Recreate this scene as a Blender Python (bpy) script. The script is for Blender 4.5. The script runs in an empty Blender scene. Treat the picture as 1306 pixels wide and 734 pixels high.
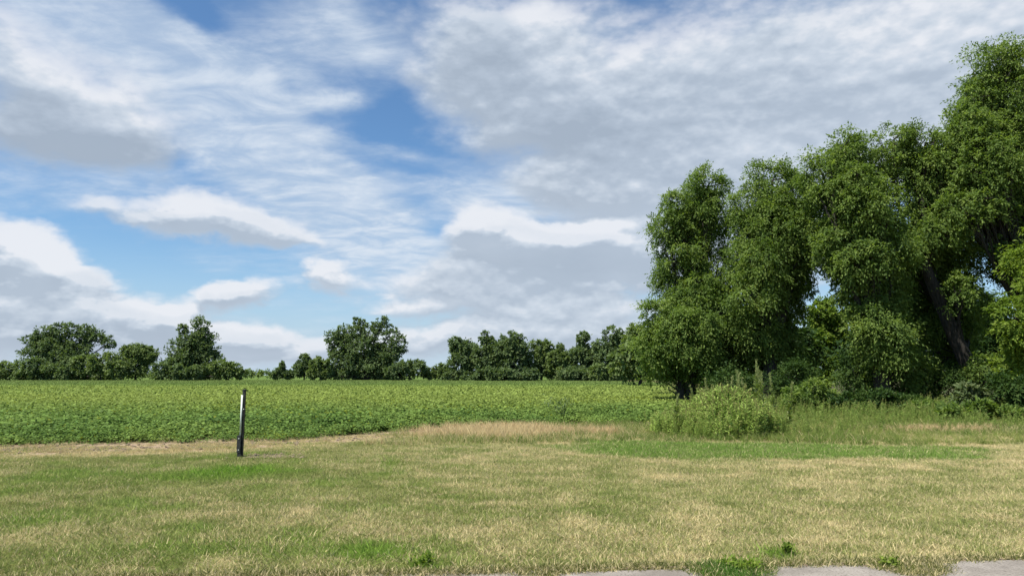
import bpy, math, random
import numpy as np
from mathutils import Vector

random.seed(11)
rng = np.random.default_rng(11)
scene = bpy.context.scene
col = scene.collection
PI = math.pi

# ------------------------------------------------------------------ camera
W, CX, CY, F = 1306.0, 653.0, 367.0, 947.0      # the photograph's frame, used only to survey the place
EYE = 1.6
PITCH = math.atan((478 - 367) / F)
cp, sp = math.cos(PITCH), math.sin(PITCH)
cam_d = bpy.data.cameras.new('camera')
cam_d.sensor_width = 36.0
cam_d.lens = 36.0 * F / W
cam_d.clip_start, cam_d.clip_end = 0.05, 9000
cam = bpy.data.objects.new('camera', cam_d)
cam.location = (0, 0, EYE)
cam.rotation_euler = (PI / 2 + PITCH, 0, 0)
col.objects.link(cam)
scene.camera = cam

def ray(px, py):
    x, y = (px - CX) / F, (CY - py) / F
    return np.array([x, cp - y * sp, sp + y * cp])
def ground(px, py):
    d = ray(px, py); t = -EYE / d[2]
    return d[0] * t, d[1] * t
def at(px, py, Y):
    d = ray(px, py); t = Y / d[1]
    return np.array([d[0] * t, Y, EYE + d[2] * t])
def azel(px, py):
    d = ray(px, py); d = d / np.linalg.norm(d)
    return math.atan2(d[0], d[1]), math.asin(d[2])

# ------------------------------------------------------------------ sun, exposure
SUN_DIR = Vector((-0.66, -0.42, 1.30)).normalized()    # towards the sun: high, from the left
sun_el = math.asin(SUN_DIR.z)
sun_az = math.atan2(SUN_DIR.x, SUN_DIR.y)
sd = bpy.data.lights.new('sun', 'SUN')
sd.energy = 5.0; sd.angle = math.radians(0.5); sd.color = (1.0, 0.95, 0.86)
so = bpy.data.objects.new('sun', sd)
so.rotation_euler = (-SUN_DIR).to_track_quat('-Z', 'Y').to_euler()
so.location = (-60, -20, 90)
col.objects.link(so)
scene.view_settings.view_transform = 'Standard'
scene.view_settings.look = 'None'
scene.view_settings.exposure = 0.55
scene.view_settings.gamma = 1.0
scene.cycles.max_bounces = 6
scene.cycles.diffuse_bounces = 3
scene.cycles.transparent_max_bounces = 4

# ------------------------------------------------------------------ node helper
class NT:
    def __init__(s, tree):
        s.t = tree; s.n = tree.nodes; s.l = tree.links
    def new(s, typ, **kw):
        n = s.n.new(typ)
        for k, v in kw.items(): setattr(n, k, v)
        return n
    def put(s, sock, v):
        if v is None: return
        if isinstance(v, bpy.types.NodeSocket): s.l.new(v, sock)
        else: sock.default_value = v
    def math(s, op, a, b=None, c=None, clamp=False):
        n = s.new('ShaderNodeMath', operation=op, use_clamp=clamp)
        s.put(n.inputs[0], a); s.put(n.inputs[1], b); s.put(n.inputs[2], c)
        return n.outputs[0]
    def vmath(s, op, a, b=None):
        n = s.new('ShaderNodeVectorMath', operation=op)
        s.put(n.inputs[0], a); s.put(n.inputs[1], b)
        return n.outputs[0]
    def noise(s, vec, scale, detail=4, rough=0.5, dist=0.0):
        n = s.new('ShaderNodeTexNoise')
        s.put(n.inputs['Vector'], vec)
        n.inputs['Scale'].default_value = scale; n.inputs['Detail'].default_value = detail
        n.inputs['Roughness'].default_value = rough; n.inputs['Distortion'].default_value = dist
        return n.outputs[0]
    def mix(s, f, a, b, mode='MIX'):
        n = s.new('ShaderNodeMix', data_type='RGBA', blend_type=mode)
        s.put(n.inputs[0], f); s.put(n.inputs[6], a); s.put(n.inputs[7], b)
        return n.outputs[2]
    def ss(s, x, lo, hi):
        n = s.new('ShaderNodeMapRange', interpolation_type='SMOOTHSTEP')
        s.put(n.inputs[0], x); n.inputs[1].default_value = lo; n.inputs[2].default_value = hi
        return n.outputs[0]
def c4(r, g, b): return (r, g, b, 1.0)

# ------------------------------------------------------------------ world: blue sky, thin veil, cumulus decks
world = bpy.data.worlds.new('World'); scene.world = world; world.use_nodes = True
w = NT(world.node_tree); w.n.clear()
sky = w.new('ShaderNodeTexSky', sky_type='NISHITA')
sky.sun_disc = False; sky.sun_elevation = sun_el; sky.sun_rotation = sun_az
sky.air_density = 1.0; sky.dust_density = 0.6; sky.ozone_density = 1.6
geo = w.new('ShaderNodeNewGeometry')
D = w.vmath('SCALE', geo.outputs['Incoming'], None); w.n[-1].inputs[3].default_value = -1.0
tc = w.new('ShaderNodeTexCoord')
D = tc.outputs['Generated']
sep = w.new('ShaderNodeSeparateXYZ'); w.put(sep.inputs[0], D)
az = w.math('ARCTAN2', sep.outputs[0], sep.outputs[1])
el = w.math('ARCSINE', sep.outputs[2])
# soft, large warp so that no edge is an ellipse
def warped(dz):
    """azimuth and elevation of the direction, raised by dz, with ragged offsets"""
    Dv = w.new('ShaderNodeCombineXYZ')
    w.put(Dv.inputs[0], sep.outputs[0]); w.put(Dv.inputs[1], sep.outputs[1])
    w.put(Dv.inputs[2], w.math('MULTIPLY_ADD', sep.outputs[2], 1.9, dz * 1.9))
    dv = Dv.outputs[0]
    tn = w.new('ShaderNodeTexNoise'); w.put(tn.inputs['Vector'], dv)
    tn.inputs['Scale'].default_value = 7.0; tn.inputs['Detail'].default_value = 5; tn.inputs['Roughness'].default_value = 0.58
    sc = w.new('ShaderNodeSeparateXYZ'); w.put(sc.inputs[0], tn.outputs['Color'])
    a2 = w.math('ADD', az, w.math('MULTIPLY_ADD', sc.outputs[0], 0.12, -0.06))
    e2 = w.math('ADD', w.math('ADD', el, dz), w.math('MULTIPLY_ADD', sc.outputs[1], 0.07, -0.035))
    cb = w.new('ShaderNodeCombineXYZ'); w.put(cb.inputs[0], a2); w.put(cb.inputs[1], e2)
    return dv, cb.outputs[0]
def blobs(vec, lst, base):
    acc = base
    for (x, y, rx, ry, rot, amp) in lst:
        a, e = azel(x, y)
        m = w.new('ShaderNodeMapping', vector_type='TEXTURE')
        w.put(m.inputs[0], vec)
        m.inputs[1].default_value = (a, e, 0)
        m.inputs[2].default_value = (0, 0, math.radians(rot))
        m.inputs[3].default_value = (rx * 1.45 / F, ry * 1.45 / F, 1)
        g = w.new('ShaderNodeTexGradient', gradient_type='SPHERICAL')
        w.put(g.inputs[0], m.outputs[0])
        acc = w.math('MULTIPLY_ADD', g.outputs['Fac'], amp, acc)
    return acc
# cloud bodies as directions seen from the field: centre, half sizes, tilt, weight
CUM = [(40, 110, 120, 60, -10, 1.0), (130, 150, 110, 50, 15, 1.0), (60, 185, 120, 34, 0, .8), (210, 190, 60, 30, 30, .5), (10, 60, 70, 34, 0, .7),
       (110, 258, 50, 13, 12, .9), (170, 270, 50, 13, 6, .9), (230, 262, 46, 22, 0, 1.2), (285, 266, 50, 24, 0, 1.3), (250, 288, 90, 18, 8, 1.0), (340, 292, 60, 22, 18, 1.1), (390, 306, 40, 16, 0, 1.0),
       (415, 358, 44, 24, 0, 1.3), (400, 345, 26, 12, 0, .6), (298, 374, 52, 20, 8, 1.5), (275, 368, 22, 10, 0, .6),
       (22, 320, 50, 32, -15, 1.5), (60, 345, 60, 34, 20, 1.4), (20, 375, 80, 36, 0, 1.2), (110, 385, 60, 26, 25, 1.2), (60, 420, 140, 28, 0, 1.0), (160, 412, 60, 22, 0, .9),
       (205, 396, 34, 22, 0, 1.4), (235, 410, 40, 20, 0, 1.0), (330, 418, 44, 17, 0, 1.5), (300, 428, 60, 13, 0, .8),
       (150, 448, 260, 22, 0, .8), (340, 456, 150, 22, 0, .75), (480, 440, 110, 22, 0, .7), (250, 440, 120, 16, 0, .4), (860, 440, 300, 40, 0, .7), (930, 330, 120, 60, 0, .5),
       (605, 290, 40, 26, 0, 1.5), (645, 292, 44, 26, 0, 1.5), (700, 312, 60, 28, 0, 1.2), (745, 296, 50, 22, 0, 1.2), (790, 310, 60, 34, 0, 1.1), (620, 330, 110, 34, 0, 1.1), (740, 350, 140, 44, 0, 1.1),
       (560, 365, 90, 22, 0, .9), (640, 392, 150, 26, 0, 1.0), (500, 392, 60, 14, 0, .7), (600, 428, 160, 18, 0, .8), (740, 420, 140, 26, 0, .8),
       (600, 50, 110, 66, 0, 1.1), (680, 90, 120, 70, 0, 1.0), (660, 160, 110, 50, 20, 1.0), (760, 190, 130, 56, 0, 1.0), (790, 245, 110, 44, 0, .9), (690, 235, 60, 16, 0, .6), (820, 70, 200, 90, 0, 1.0), (940, 160, 200, 90, 0, 1.0),
       (1100, 90, 220, 120, 10, .9), (900, 290, 180, 90, 0, 1.0), (1230, 40, 180, 90, 0, .8), (1250, 200, 300, 150, 0, .8), (560, 110, 50, 30, 0, .6)]
VEIL = [(60, 30, 130, 46, -10, .8), (160, 50, 130, 50, -30, .9), (260, 110, 120, 56, -35, 1.1), (330, 180, 120, 56, -38, 1.2), (400, 240, 110, 60, -35, 1.0), (460, 300, 100, 44, -30, .8),
        (430, 30, 90, 40, -20, .7), (370, 90, 90, 44, -30, .8), (480, 70, 80, 30, -20, .5), (540, 330, 130, 50, 0, .9), (430, 125, 60, 16, 8, .8), (40, 240, 90, 30, 0, .5), (180, 225, 120, 30, 0, .6),
        (300, 330, 200, 30, 0, .25), (300, 440, 300, 40, 0, .6), (520, 205, 110, 10, -12, .5), (480, 185, 70, 9, -10, .4), (600, 262, 110, 26, 0, .7), (520, 240, 90, 16, -8, .4), (700, 240, 120, 40, 0, .8),
        (235, 22, 50, 26, -25, -.7), (520, 150, 70, 34, -20, -.3), (180, 335, 110, 18, -12, -.3)]
GREY = [(90, 178, 120, 36, 0, .9), (30, 150, 90, 40, 0, .6), (180, 180, 70, 24, 20, .4), (300, 300, 130, 14, -6, .45), (630, 80, 80, 52, 0, .75), (740, 180, 150, 40, 0, .75),
        (900, 140, 220, 60, 0, .5), (60, 420, 160, 24, 0, .45), (680, 345, 140, 18, 0, .5), (560, 340, 60, 12, 0, .4), (620, 405, 160, 12, 0, .3), (760, 380, 160, 22, 0, .4), (900, 260, 180, 60, 0, .4),
        (300, 388, 50, 8, 0, .35), (415, 374, 40, 8, 0, .3), (320, 436, 90, 9, 0, .4), (1150, 110, 160, 50, 0, .3), (230, 424, 60, 10, 0, .35)]
LIGHT = [(700, 26, 44, 24, 0, .8), (680, 60, 30, 40, 0, .4), (620, 276, 60, 14, 0, .6), (745, 284, 50, 10, 0, .5), (690, 400, 100, 8, 0, .3), (560, 382, 60, 8, 0, .3), (240, 252, 80, 12, 0, .5), (30, 305, 60, 20, -15, .6), (80, 335, 40, 14, 25, .4),
         (292, 362, 40, 8, 0, .45), (205, 384, 34, 10, 0, .5), (330, 408, 40, 8, 0, .45), (405, 345, 34, 9, 0, .5), (110, 90, 90, 34, -30, .5), (30, 90, 60, 24, 0, .4),
         (1230, 60, 160, 70, 0, .4), (1170, 180, 160, 50, 0, .4), (560, 150, 60, 24, -40, .5), (950, 190, 70, 24, 0, .5), (860, 40, 80, 30, 0, .4), (830, 270, 80, 30, 0, .4)]
def cumfield(dz, detail):
    dv, wv = warped(dz)
    fb = w.noise(dv, 4.6, detail, 0.56)
    fb2 = w.noise(dv, 17.0, 6, 0.62)
    vo = w.new('ShaderNodeTexVoronoi', feature='SMOOTH_F1'); w.put(vo.inputs['Vector'], dv)
    vo.inputs['Scale'].default_value = 27.0; vo.inputs['Detail'].default_value = 2.0; vo.inputs['Roughness'].default_value = 0.55
    vo.inputs['Smoothness'].default_value = 0.35; vo.normalize = True
    base = w.math('MULTIPLY_ADD', fb, 0.60, w.math('MULTIPLY_ADD', away, .42, -0.62))
    base = w.math('MULTIPLY_ADD', fb2, 0.62, w.math('ADD', base, -0.31))
    base = w.math('MULTIPLY_ADD', vo.outputs['Distance'], -0.75, w.math('ADD', base, 0.31))
    return blobs(wv, CUM, base), wv, dv
away = w.ss(w.math('ABSOLUTE', az), .62, .95)
f0, wv0, dv0 = cumfield(0.0, 7)
f1, _, _ = cumfield(0.013, 6)
cov = w.math('MULTIPLY_ADD', w.ss(el, .14, .27), w.math('SUBTRACT', w.ss(f0, -0.08, 1.20), w.ss(f0, 0.12, 0.85)), w.ss(f0, 0.12, 0.85))
thick = w.ss(f0, 0.35, 1.25)
relief = w.math('SUBTRACT', f0, f1)                    # positive on sunlit upper edges
grey = blobs(wv0, GREY, 0.0)
light = blobs(wv0, LIGHT, 0.0)
br = w.math('MULTIPLY_ADD', w.math('MAXIMUM', w.math('MINIMUM', relief, .35), -.17), 1.15, 0.63)
br = w.math('MULTIPLY_ADD', thick, -0.14, br)
br = w.math('MULTIPLY_ADD', grey, w.math('MULTIPLY_ADD', w.ss(el, .10, .26), -.26, -.14), br)
br = w.math('MULTIPLY_ADD', light, 0.55, br)
br = w.math('MULTIPLY_ADD', w.noise(dv0, 8.0, 5, 0.55), 0.55, w.math('ADD', br, -0.275))
ramp = w.new('ShaderNodeValToRGB'); w.put(ramp.inputs[0], br)
cr = ramp.color_ramp
K = 1.0
cr.elements[0].position = 0.0; cr.elements[0].color = c4(.375, .445, .540)
cr.elements[1].position = 1.0; cr.elements[1].color = c4(.80, .825, .875)
e = cr.elements.new(0.35); e.color = c4(.450, .525, .625)
e = cr.elements.new(0.68); e.color = c4(.590, .660, .750)
# veil: streaks stretched along the wind
mp = w.new('ShaderNodeMapping', vector_type='POINT')
den = w.math('ADD', w.math('MAXIMUM', sep.outputs[2], 0.0), 0.16)
pl = w.new('ShaderNodeCombineXYZ')
w.put(pl.inputs[0], w.math('DIVIDE', sep.outputs[0], den)); w.put(pl.inputs[1], w.math('DIVIDE', sep.outputs[1], den))
w.put(mp.inputs[0], pl.outputs[0])
mp.inputs[2].default_value = (0, 0, math.radians(-32)); mp.inputs[3].default_value = (1.0, 1.5, 1)
st = w.noise(mp.outputs[0], 1.5, 7, 0.62, 0.5)
st2 = w.noise(mp.outputs[0], 5.0, 5, 0.6, 0.3)
vf = blobs(wv0, VEIL, w.math('MULTIPLY_ADD', st, 1.3, -0.62))
vf = w.math('MULTIPLY_ADD', st2, 0.45, w.math('ADD', vf, -0.2))
st3 = w.noise(mp.outputs[0], 3.2, 8, 0.64, 1.6)
tex = w.math('MULTIPLY_ADD', st2, 0.9, w.math('MULTIPLY_ADD', st3, 0.9, -0.40))
veil = w.math('MULTIPLY', w.ss(vf, -0.05, 1.25), w.math('MULTIPLY_ADD', w.ss(tex, .12, .88), .42, .56))
hz = w.math('POWER', w.ss(el, 0.24, -0.03), 1.5)                              # thicker air low down
blue = w.mix(1.0, sky.outputs[0], c4(0.80, 1.08, 1.28), 'MULTIPLY')
gain = w.vmath('SCALE', blue, None); w.n[-1].inputs[3].default_value = 0.105
skyc = w.mix(w.math('MULTIPLY', hz, 0.85), gain, c4(0.52, 0.645, 0.81))
skyc = w.mix(veil, skyc, w.mix(w.ss(tex, .3, .75), c4(.52, .625, .76), c4(.68, .755, .85)))
skyc = w.mix(w.math('MULTIPLY', cov, 0.96), skyc, ramp.outputs[0])
up = w.vmath('SCALE', skyc, None); w.n[-1].inputs[3].default_value = 7.1
bg = w.new('ShaderNodeBackground'); w.put(bg.inputs[0], up); bg.inputs[1].default_value = 0.1
wo = w.new('ShaderNodeOutputWorld'); w.put(wo.inputs[0], bg.outputs[0])
world.cycles.sampling_method = 'MANUAL'; world.cycles.sample_map_resolution = 512

# ------------------------------------------------------------------ mesh helpers
def tag(o, label=None, cat=None, group=None, kind=None):
    if label: o['label'] = label
    if cat: o['category'] = cat
    if group: o['group'] = group
    if kind: o['kind'] = kind
    return o
def link(name, me, parent=None, mat=None):
    o = bpy.data.objects.new(name, me); col.objects.link(o)
    if parent is not None: o.parent = parent
    if mat is not None and not me.materials: me.materials.append(mat)
    return o
def empty(name, loc=(0, 0, 0)):
    o = bpy.data.objects.new(name, None); o.location = loc; o.empty_display_size = 0.3
    col.objects.link(o); return o
def mesh_np(name, V, faces, k, smooth=False):
    """faces: (n,k) index array"""
    V = np.asarray(V, dtype=np.float32); faces = np.asarray(faces, dtype=np.int32)
    me = bpy.data.meshes.new(name)
    n = len(faces)
    me.vertices.add(len(V)); me.vertices.foreach_set('co', V.ravel())
    me.loops.add(n * k); me.loops.foreach_set('vertex_index', faces.ravel())
    me.polygons.add(n); me.polygons.foreach_set('loop_start', np.arange(n, dtype=np.int32) * k)
    me.update(calc_edges=True)
    if smooth: me.shade_smooth()
    return me
def vattr(me, name, vals, typ='FLOAT'):
    a = me.attributes.new(name, typ, 'POINT')
    key = {'FLOAT': 'value', 'INT': 'value', 'FLOAT_VECTOR': 'vector', 'FLOAT_COLOR': 'color'}[typ]
    a.data.foreach_set(key, np.ascontiguousarray(vals, dtype=np.int32 if typ == 'INT' else np.float32).ravel())
def unit(a): return a / (np.linalg.norm(a, axis=-1, keepdims=True) + 1e-9)
def rvec(n): return unit(rng.normal(size=(n, 3)))
def tube(pts, rad, n=7):
    pts = np.asarray(pts, float); V, Fc = [], []
    ref = np.array([0.3, 0.9, 0.1])
    for i, p in enumerate(pts):
        t = pts[min(i + 1, len(pts) - 1)] - pts[max(i - 1, 0)]
        t = t / (np.linalg.norm(t) + 1e-9)
        a = np.cross(t, ref); a /= np.linalg.norm(a) + 1e-9; b = np.cross(t, a)
        for k in range(n):
            th = 2 * PI * k / n
            rr = rad[i] * (1 + 0.12 * math.sin(3 * th + i * .7))
            V.append(p + rr * (math.cos(th) * a + math.sin(th) * b))
    for i in range(len(pts) - 1):
        for k in range(n):
            Fc.append((i * n + k, i * n + (k + 1) % n, (i + 1) * n + (k + 1) % n, (i + 1) * n + k))
    return np.array(V), np.array(Fc)
def join_tubes(tubes):
    V, Fc, o = [], [], 0
    for v, f in tubes:
        V.append(v); Fc.append(f + o); o += len(v)
    return np.vstack(V), np.vstack(Fc)

# ------------------------------------------------------------------ materials
def mat_new(name):
    m = bpy.data.materials.new(name); m.use_nodes = True
    t = NT(m.node_tree); t.n.clear()
    out = t.new('ShaderNodeOutputMaterial')
    return m, t, out
def foliage_mat(name, dark, mid, light, trans=0.3, rough=0.6, spec=0.12):
    """leaf colour differs from leaf to leaf ('v') and spray to spray ('c')"""
    m, t, out = mat_new(name)
    av = t.new('ShaderNodeAttribute', attribute_name='v'); ac = t.new('ShaderNodeAttribute', attribute_name='c')
    r = t.new('ShaderNodeValToRGB')
    f = t.math('MULTIPLY_ADD', av.outputs['Fac'], 0.45, t.math('MULTIPLY', ac.outputs['Fac'], 0.6))
    t.put(r.inputs[0], f)
    r.color_ramp.elements[0].position = 0.05; r.color_ramp.elements[0].color = c4(*dark)
    r.color_ramp.elements[1].position = 0.95; r.color_ramp.elements[1].color = c4(*light)
    e = r.color_ramp.elements.new(0.5); e.color = c4(*mid)
    b = t.new('ShaderNodeBsdfPrincipled')
    t.put(b.inputs['Base Color'], r.outputs[0]); b.inputs['Roughness'].default_value = rough
    b.inputs['Specular IOR Level'].default_value = spec
    tr = t.new('ShaderNodeBsdfTranslucent')
    t.put(tr.inputs[0], t.mix(1.0, r.outputs[0], c4(1.25, 1.35, 0.55), 'MULTIPLY'))
    mx = t.new('ShaderNodeMixShader'); mx.inputs[0].default_value = trans
    t.put(mx.inputs[1], b.outputs[0]); t.put(mx.inputs[2], tr.outputs[0]); t.put(out.inputs[0], mx.outputs[0])
    return m
def tint_mat(name, straw, trans=0.3, rough=0.55, spec=0.2):
    """blades: living colour comes from the plant's own 'tint', its alpha is the share of dead blades"""
    m, t, out = mat_new(name)
    at_ = t.new('ShaderNodeAttribute', attribute_name='tint', attribute_type='INSTANCER')
    av = t.new('ShaderNodeAttribute', attribute_name='v')
    dead = t.math('GREATER_THAN', at_.outputs['Alpha'], av.outputs['Fac'])
    vv = t.math('MULTIPLY_ADD', t.math('FRACT', t.math('MULTIPLY', av.outputs['Fac'], 37.7)), 0.7, 0.65)
    cc = t.mix(dead, at_.outputs['Color'], c4(*straw))
    sc = t.new('ShaderNodeVectorMath', operation='SCALE'); t.put(sc.inputs[0], cc); t.put(sc.inputs[3], vv)
    b = t.new('ShaderNodeBsdfPrincipled'); t.put(b.inputs['Base Color'], sc.outputs[0])
    b.inputs['Roughness'].default_value = rough; b.inputs['Specular IOR Level'].default_value = spec
    tr = t.new('ShaderNodeBsdfTranslucent'); t.put(tr.inputs[0], sc.outputs[0])
    mx = t.new('ShaderNodeMixShader'); mx.inputs[0].default_value = trans
    t.put(mx.inputs[1], b.outputs[0]); t.put(mx.inputs[2], tr.outputs[0]); t.put(out.inputs[0], mx.outputs[0])
    return m
def bark_mat(name, a, b_):
    m, t, out = mat_new(name)
    tc = t.new('ShaderNodeTexCoord'); mp = t.new('ShaderNodeMapping'); t.put(mp.inputs[0], tc.outputs['Object'])
    mp.inputs[3].default_value = (9, 9, 1.6)
    n = t.noise(mp.outputs[0], 1.5, 6, 0.65)
    c = t.mix(t.ss(n, 0.35, 0.65), c4(*a), c4(*b_))
    b = t.new('ShaderNodeBsdfPrincipled'); t.put(b.inputs['Base Color'], c); b.inputs['Roughness'].default_value = 0.9
    bp = t.new('ShaderNodeBump'); bp.inputs['Strength'].default_value = 0.8; bp.inputs['Distance'].default_value = 0.04
    t.put(bp.inputs['Height'], n); t.put(b.inputs['Normal'], bp.outputs[0]); t.put(out.inputs[0], b.outputs[0])
    return m
BARK = bark_mat('bark', (0.014, 0.012, 0.010), (0.050, 0.042, 0.034))
LEAF_WILLOW = foliage_mat('leaf_willow', (.058, .100, .028), (.135, .205, .050), (.245, .315, .080), 0.44, .6, .12)
LEAF_DARK = foliage_mat('leaf_dark', (.020, .044, .014), (.042, .082, .020), (.080, .125, .028), 0.3)  # leaf tones darkened to deepen the shade under the big trees
LEAF_FAR = foliage_mat('leaf_far', (.068, .105, .050), (.122, .175, .074), (.180, .235, .092), 0.34)  # leaf tones lightened for the far trees, standing in for haze
LEAF_FARLIGHT = foliage_mat('leaf_farlight', (.085, .125, .050), (.155, .212, .076), (.220, .280, .100), 0.34)
LEAF_BRIGHT = foliage_mat('leaf_bright', (.070, .120, .020), (.150, .225, .035), (.250, .320, .055), 0.42)  # green raised so the tree in the willow gap looks sunlit
LEAF_PALE = foliage_mat('leaf_pale', (.060, .090, .035), (.110, .150, .060), (.200, .225, .110), 0.25)
STEM = foliage_mat('stem', (.055, .085, .022), (.105, .130, .040), (.20, .19, .07), 0.1)

# ------------------------------------------------------------------ trees
def leaves_mesh(base, direc, normal, L, Wd, vvals, cvals):
    """diamond leaves, one quad each, folded slightly along the midrib"""
    n = len(base)
    side = unit(np.cross(direc, normal))
    mid = base + direc * (L * 0.45)[:, None]
    nn = np.cross(side, direc)
    fold = nn * (Wd * 0.18)[:, None]
    V = np.empty((n, 4, 3), np.float32)
    V[:, 0] = base
    V[:, 1] = mid + side * (Wd * .5)[:, None] + fold
    V[:, 2] = base + direc * L[:, None]
    V[:, 3] = mid - side * (Wd * .5)[:, None] + fold
    return V.reshape(-1, 3), np.arange(n * 4).reshape(n, 4), np.repeat(vvals, 4), np.repeat(cvals, 4)
def crown_from_clumps(C, R, Cout, n_leaf, L, Wd, droop=0.35, spray=9, flat=0.8, cv=None, shell=0.35):
    """C clump centres, R radii, Cout outward directions; leafy sprays radiate from each clump"""
    nc = len(C)
    share = R ** 2; share = share / share.sum()
    ns = np.maximum(3, (share * n_leaf / spray)).astype(int)
    ci = np.repeat(np.arange(nc), ns); m = len(ci)
    d0 = unit(rvec(m) + Cout[ci] * 0.55 + np.array([0, 0, 0.18]))
    ln = R[ci] * rng.uniform(0.6, 1.25, m)
    start = C[ci] + rvec(m) * (R[ci] * shell)[:, None] * np.array([1, 1, flat])
    t = (np.arange(spray) + 0.5) / spray
    t = t[None, :] + rng.normal(0, .05, (m, spray))
    P = start[:, None, :] + d0[:, None, :] * (ln[:, None] * t)[..., None]
    P[..., 2] -= (droop * ln[:, None] * t ** 2)
    P += rng.normal(0, 1, P.shape) * (0.10 * ln)[:, None, None]
    tang = d0[:, None, :].repeat(spray, 1).copy(); tang[..., 2] -= 2 * droop * t
    P = P.reshape(-1, 3); tang = unit(tang.reshape(-1, 3) + rng.normal(0, .55, (len(P), 3)))
    out = Cout[ci].repeat(spray, 0)
    nor = unit(rvec(len(P)) * 0.75 + out * 0.6 + np.array([0, 0, 0.65]))
    s = rng.uniform(0.7, 1.3, len(P))
    if cv is None: cv = rng.uniform(0, 1, nc)
    cvals = np.clip(cv[ci].repeat(spray) * .75 + rng.uniform(0, .25, m).repeat(spray), 0, 1)
    return leaves_mesh(P, tang, nor, L * s, Wd * s, rng.uniform(0, 1, len(P)), cvals)
def make_crown(name, parts, mat, parent):
    V = np.vstack([p[0] for p in parts]); o = 0; Fs = []
    for p in parts: Fs.append(p[1] + o); o += len(p[0])
    me = mesh_np(name, V, np.vstack(Fs), 4)
    vattr(me, 'v', np.concatenate([p[2] for p in parts])); vattr(me, 'c', np.concatenate([p[3] for p in parts]))
    return link(name, me, parent, mat)
def curve(a, b, bend, n=6):
    a, b = np.array(a, float), np.array(b, float); m = (a + b) / 2 + np.array(bend)
    t = np.linspace(0, 1, n)[:, None]
    return (1 - t) ** 2 * a + 2 * t * (1 - t) * m + t ** 2 * b
def tree(name, label, cat, Y, base_px, lobes, n_leaf, mat, L, Wd, group=None, trunk_r=None, droop=.35,
         clump=0.34, per=26, limbs_parts=False, trunk=True, spray=9, thick=0.85, flat=0.8, lean=None, fill=0, grow=1.0, spread=.35):
    """lobes: (px, py, rx, ry [, dY]) surveyed outline of each main bough's foliage; depth taken round"""
    global rng
    keep_rng = rng; rng = np.random.default_rng(int(base_px * 31 + Y * 7 + 1))
    gx, gy = at(base_px, 478 + EYE * F / Y, Y)[:2]
    root = empty(name, (gx, Y, 0)); tag(root, label, cat, group)
    org = np.array([gx, Y, 0.0])
    Cs, Rs, Os, LC = [], [], [], []
    lobes = [tuple(lb) + (0,) * (5 - len(lb)) for lb in lobes]
    if fill:                                     # smaller boughs join neighbouring ones
        extra = []
        for i, p in enumerate(lobes):
            for q in lobes[i + 1:]:
                d = math.hypot(p[0] - q[0], p[1] - q[1])
                if d < .75 * (p[2] + q[2] + p[3] + q[3]) / 1.2 and rng.uniform() < fill:
                    extra.append(((p[0] + q[0]) / 2, (p[1] + q[1]) / 2, (p[2] + q[2]) * .36, (p[3] + q[3]) * .36, (p[4] + q[4]) / 2 + rng.uniform(-1, 1)))
        lobes = lobes + extra
    lobes = [(a_, b_, c_ * grow, d_ * grow, e_) for a_, b_, c_, d_, e_ in lobes]
    for lb in lobes:
        px, py, rx, ry = lb[:4]; dY = lb[4] if len(lb) > 4 else 0
        yy = Y + dY
        c = at(px, py, yy) - org; a, h = rx * yy / F, ry * yy / F
        dep = thick * (a + h) / 2
        rad = np.array([a, dep, h]); mr = (a * dep * h) ** (1 / 3)
        k = max(6, int(per * max(1, (mr / 2.0)) ** 0.6))
        d = rvec(k); f = rng.uniform(0.45, 1.0, k) ** 0.6
        cr_ = clump * mr * rng.uniform(0.65, 1.3, k)
        pos = c + d * rad * np.maximum(0.15, f - 0.75 * clump)[:, None]
        ok = pos[:, 2] > cr_ * (0.3 if Y < 70 else 0) + 0.1
        Cs.append(pos[ok]); Rs.append(cr_[ok]); Os.append(d[ok]); LC.append((c, mr, pos[ok]))
    C, R, O = np.vstack(Cs), np.concatenate(Rs), np.vstack(Os)
    cr = make_crown('crown', [crown_from_clumps(C, R, O, n_leaf, L, Wd, droop, spray, flat, None, spread)], mat, root)
    if trunk:
        top = C[:, 2].max(); r0 = trunk_r or 0.022 * top + .05
        low = min(lc[0][2] for lc in LC)
        cen = np.average([lc[0] for lc in LC], axis=0, weights=[lc[1] ** 2 for lc in LC])
        fork = np.array([cen[0] * .35, cen[1] * .3, max(top * 0.22, 0.3)]) if lean is None else np.array(lean)
        tp = curve((0, 0, -0.15), fork, (rng.normal(0, .1), 0, 0), 6)
        rr = np.linspace(r0 * 1.25, r0 * .85, 6); rr[0] = r0 * 1.6
        tubes = [tube(tp, rr, 9)]; limbs = []
        for c, mr, pos in LC:
            st0 = fork if c[2] > fork[2] * 1.1 else tp[max(1, int(5 * c[2] * .7 / fork[2]))]
            if mr < .9 and top > 9: continue
            d = np.linalg.norm(c - st0)
            lr = r0 * 0.62 * min(1, mr / (0.16 * top + .5)) ** .5
            lp = curve(st0, c, (rng.normal(0, .06) * d, rng.normal(0, .06) * d, d * 0.08 * (1 if lean is None else .2)), 7)
            lt = [tube(lp, np.linspace(lr, lr * .35, 7), 7)]
            sel = pos[rng.permutation(len(pos))[:9]]
            for q in sel:
                s = lp[rng.integers(3, 7)]
                lt.append(tube(curve(s, q, rng.normal(0, .15, 3), 5), np.linspace(lr * .32, lr * .06, 5), 5))
            limbs.append(lt)
        if limbs_parts:
            v, f = join_tubes(tubes); link('trunk', mesh_np('trunk', v, f, 4, True), root, BARK)
            for lt in limbs:
                v, f = join_tubes(lt); link('bough', mesh_np('bough', v, f, 4, True), root, BARK)
        else:
            for lt in limbs: tubes += lt
            v, f = join_tubes(tubes); link('trunk', mesh_np('trunk', v, f, 4, True), root, BARK)
    rng = keep_rng
    return root

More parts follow.
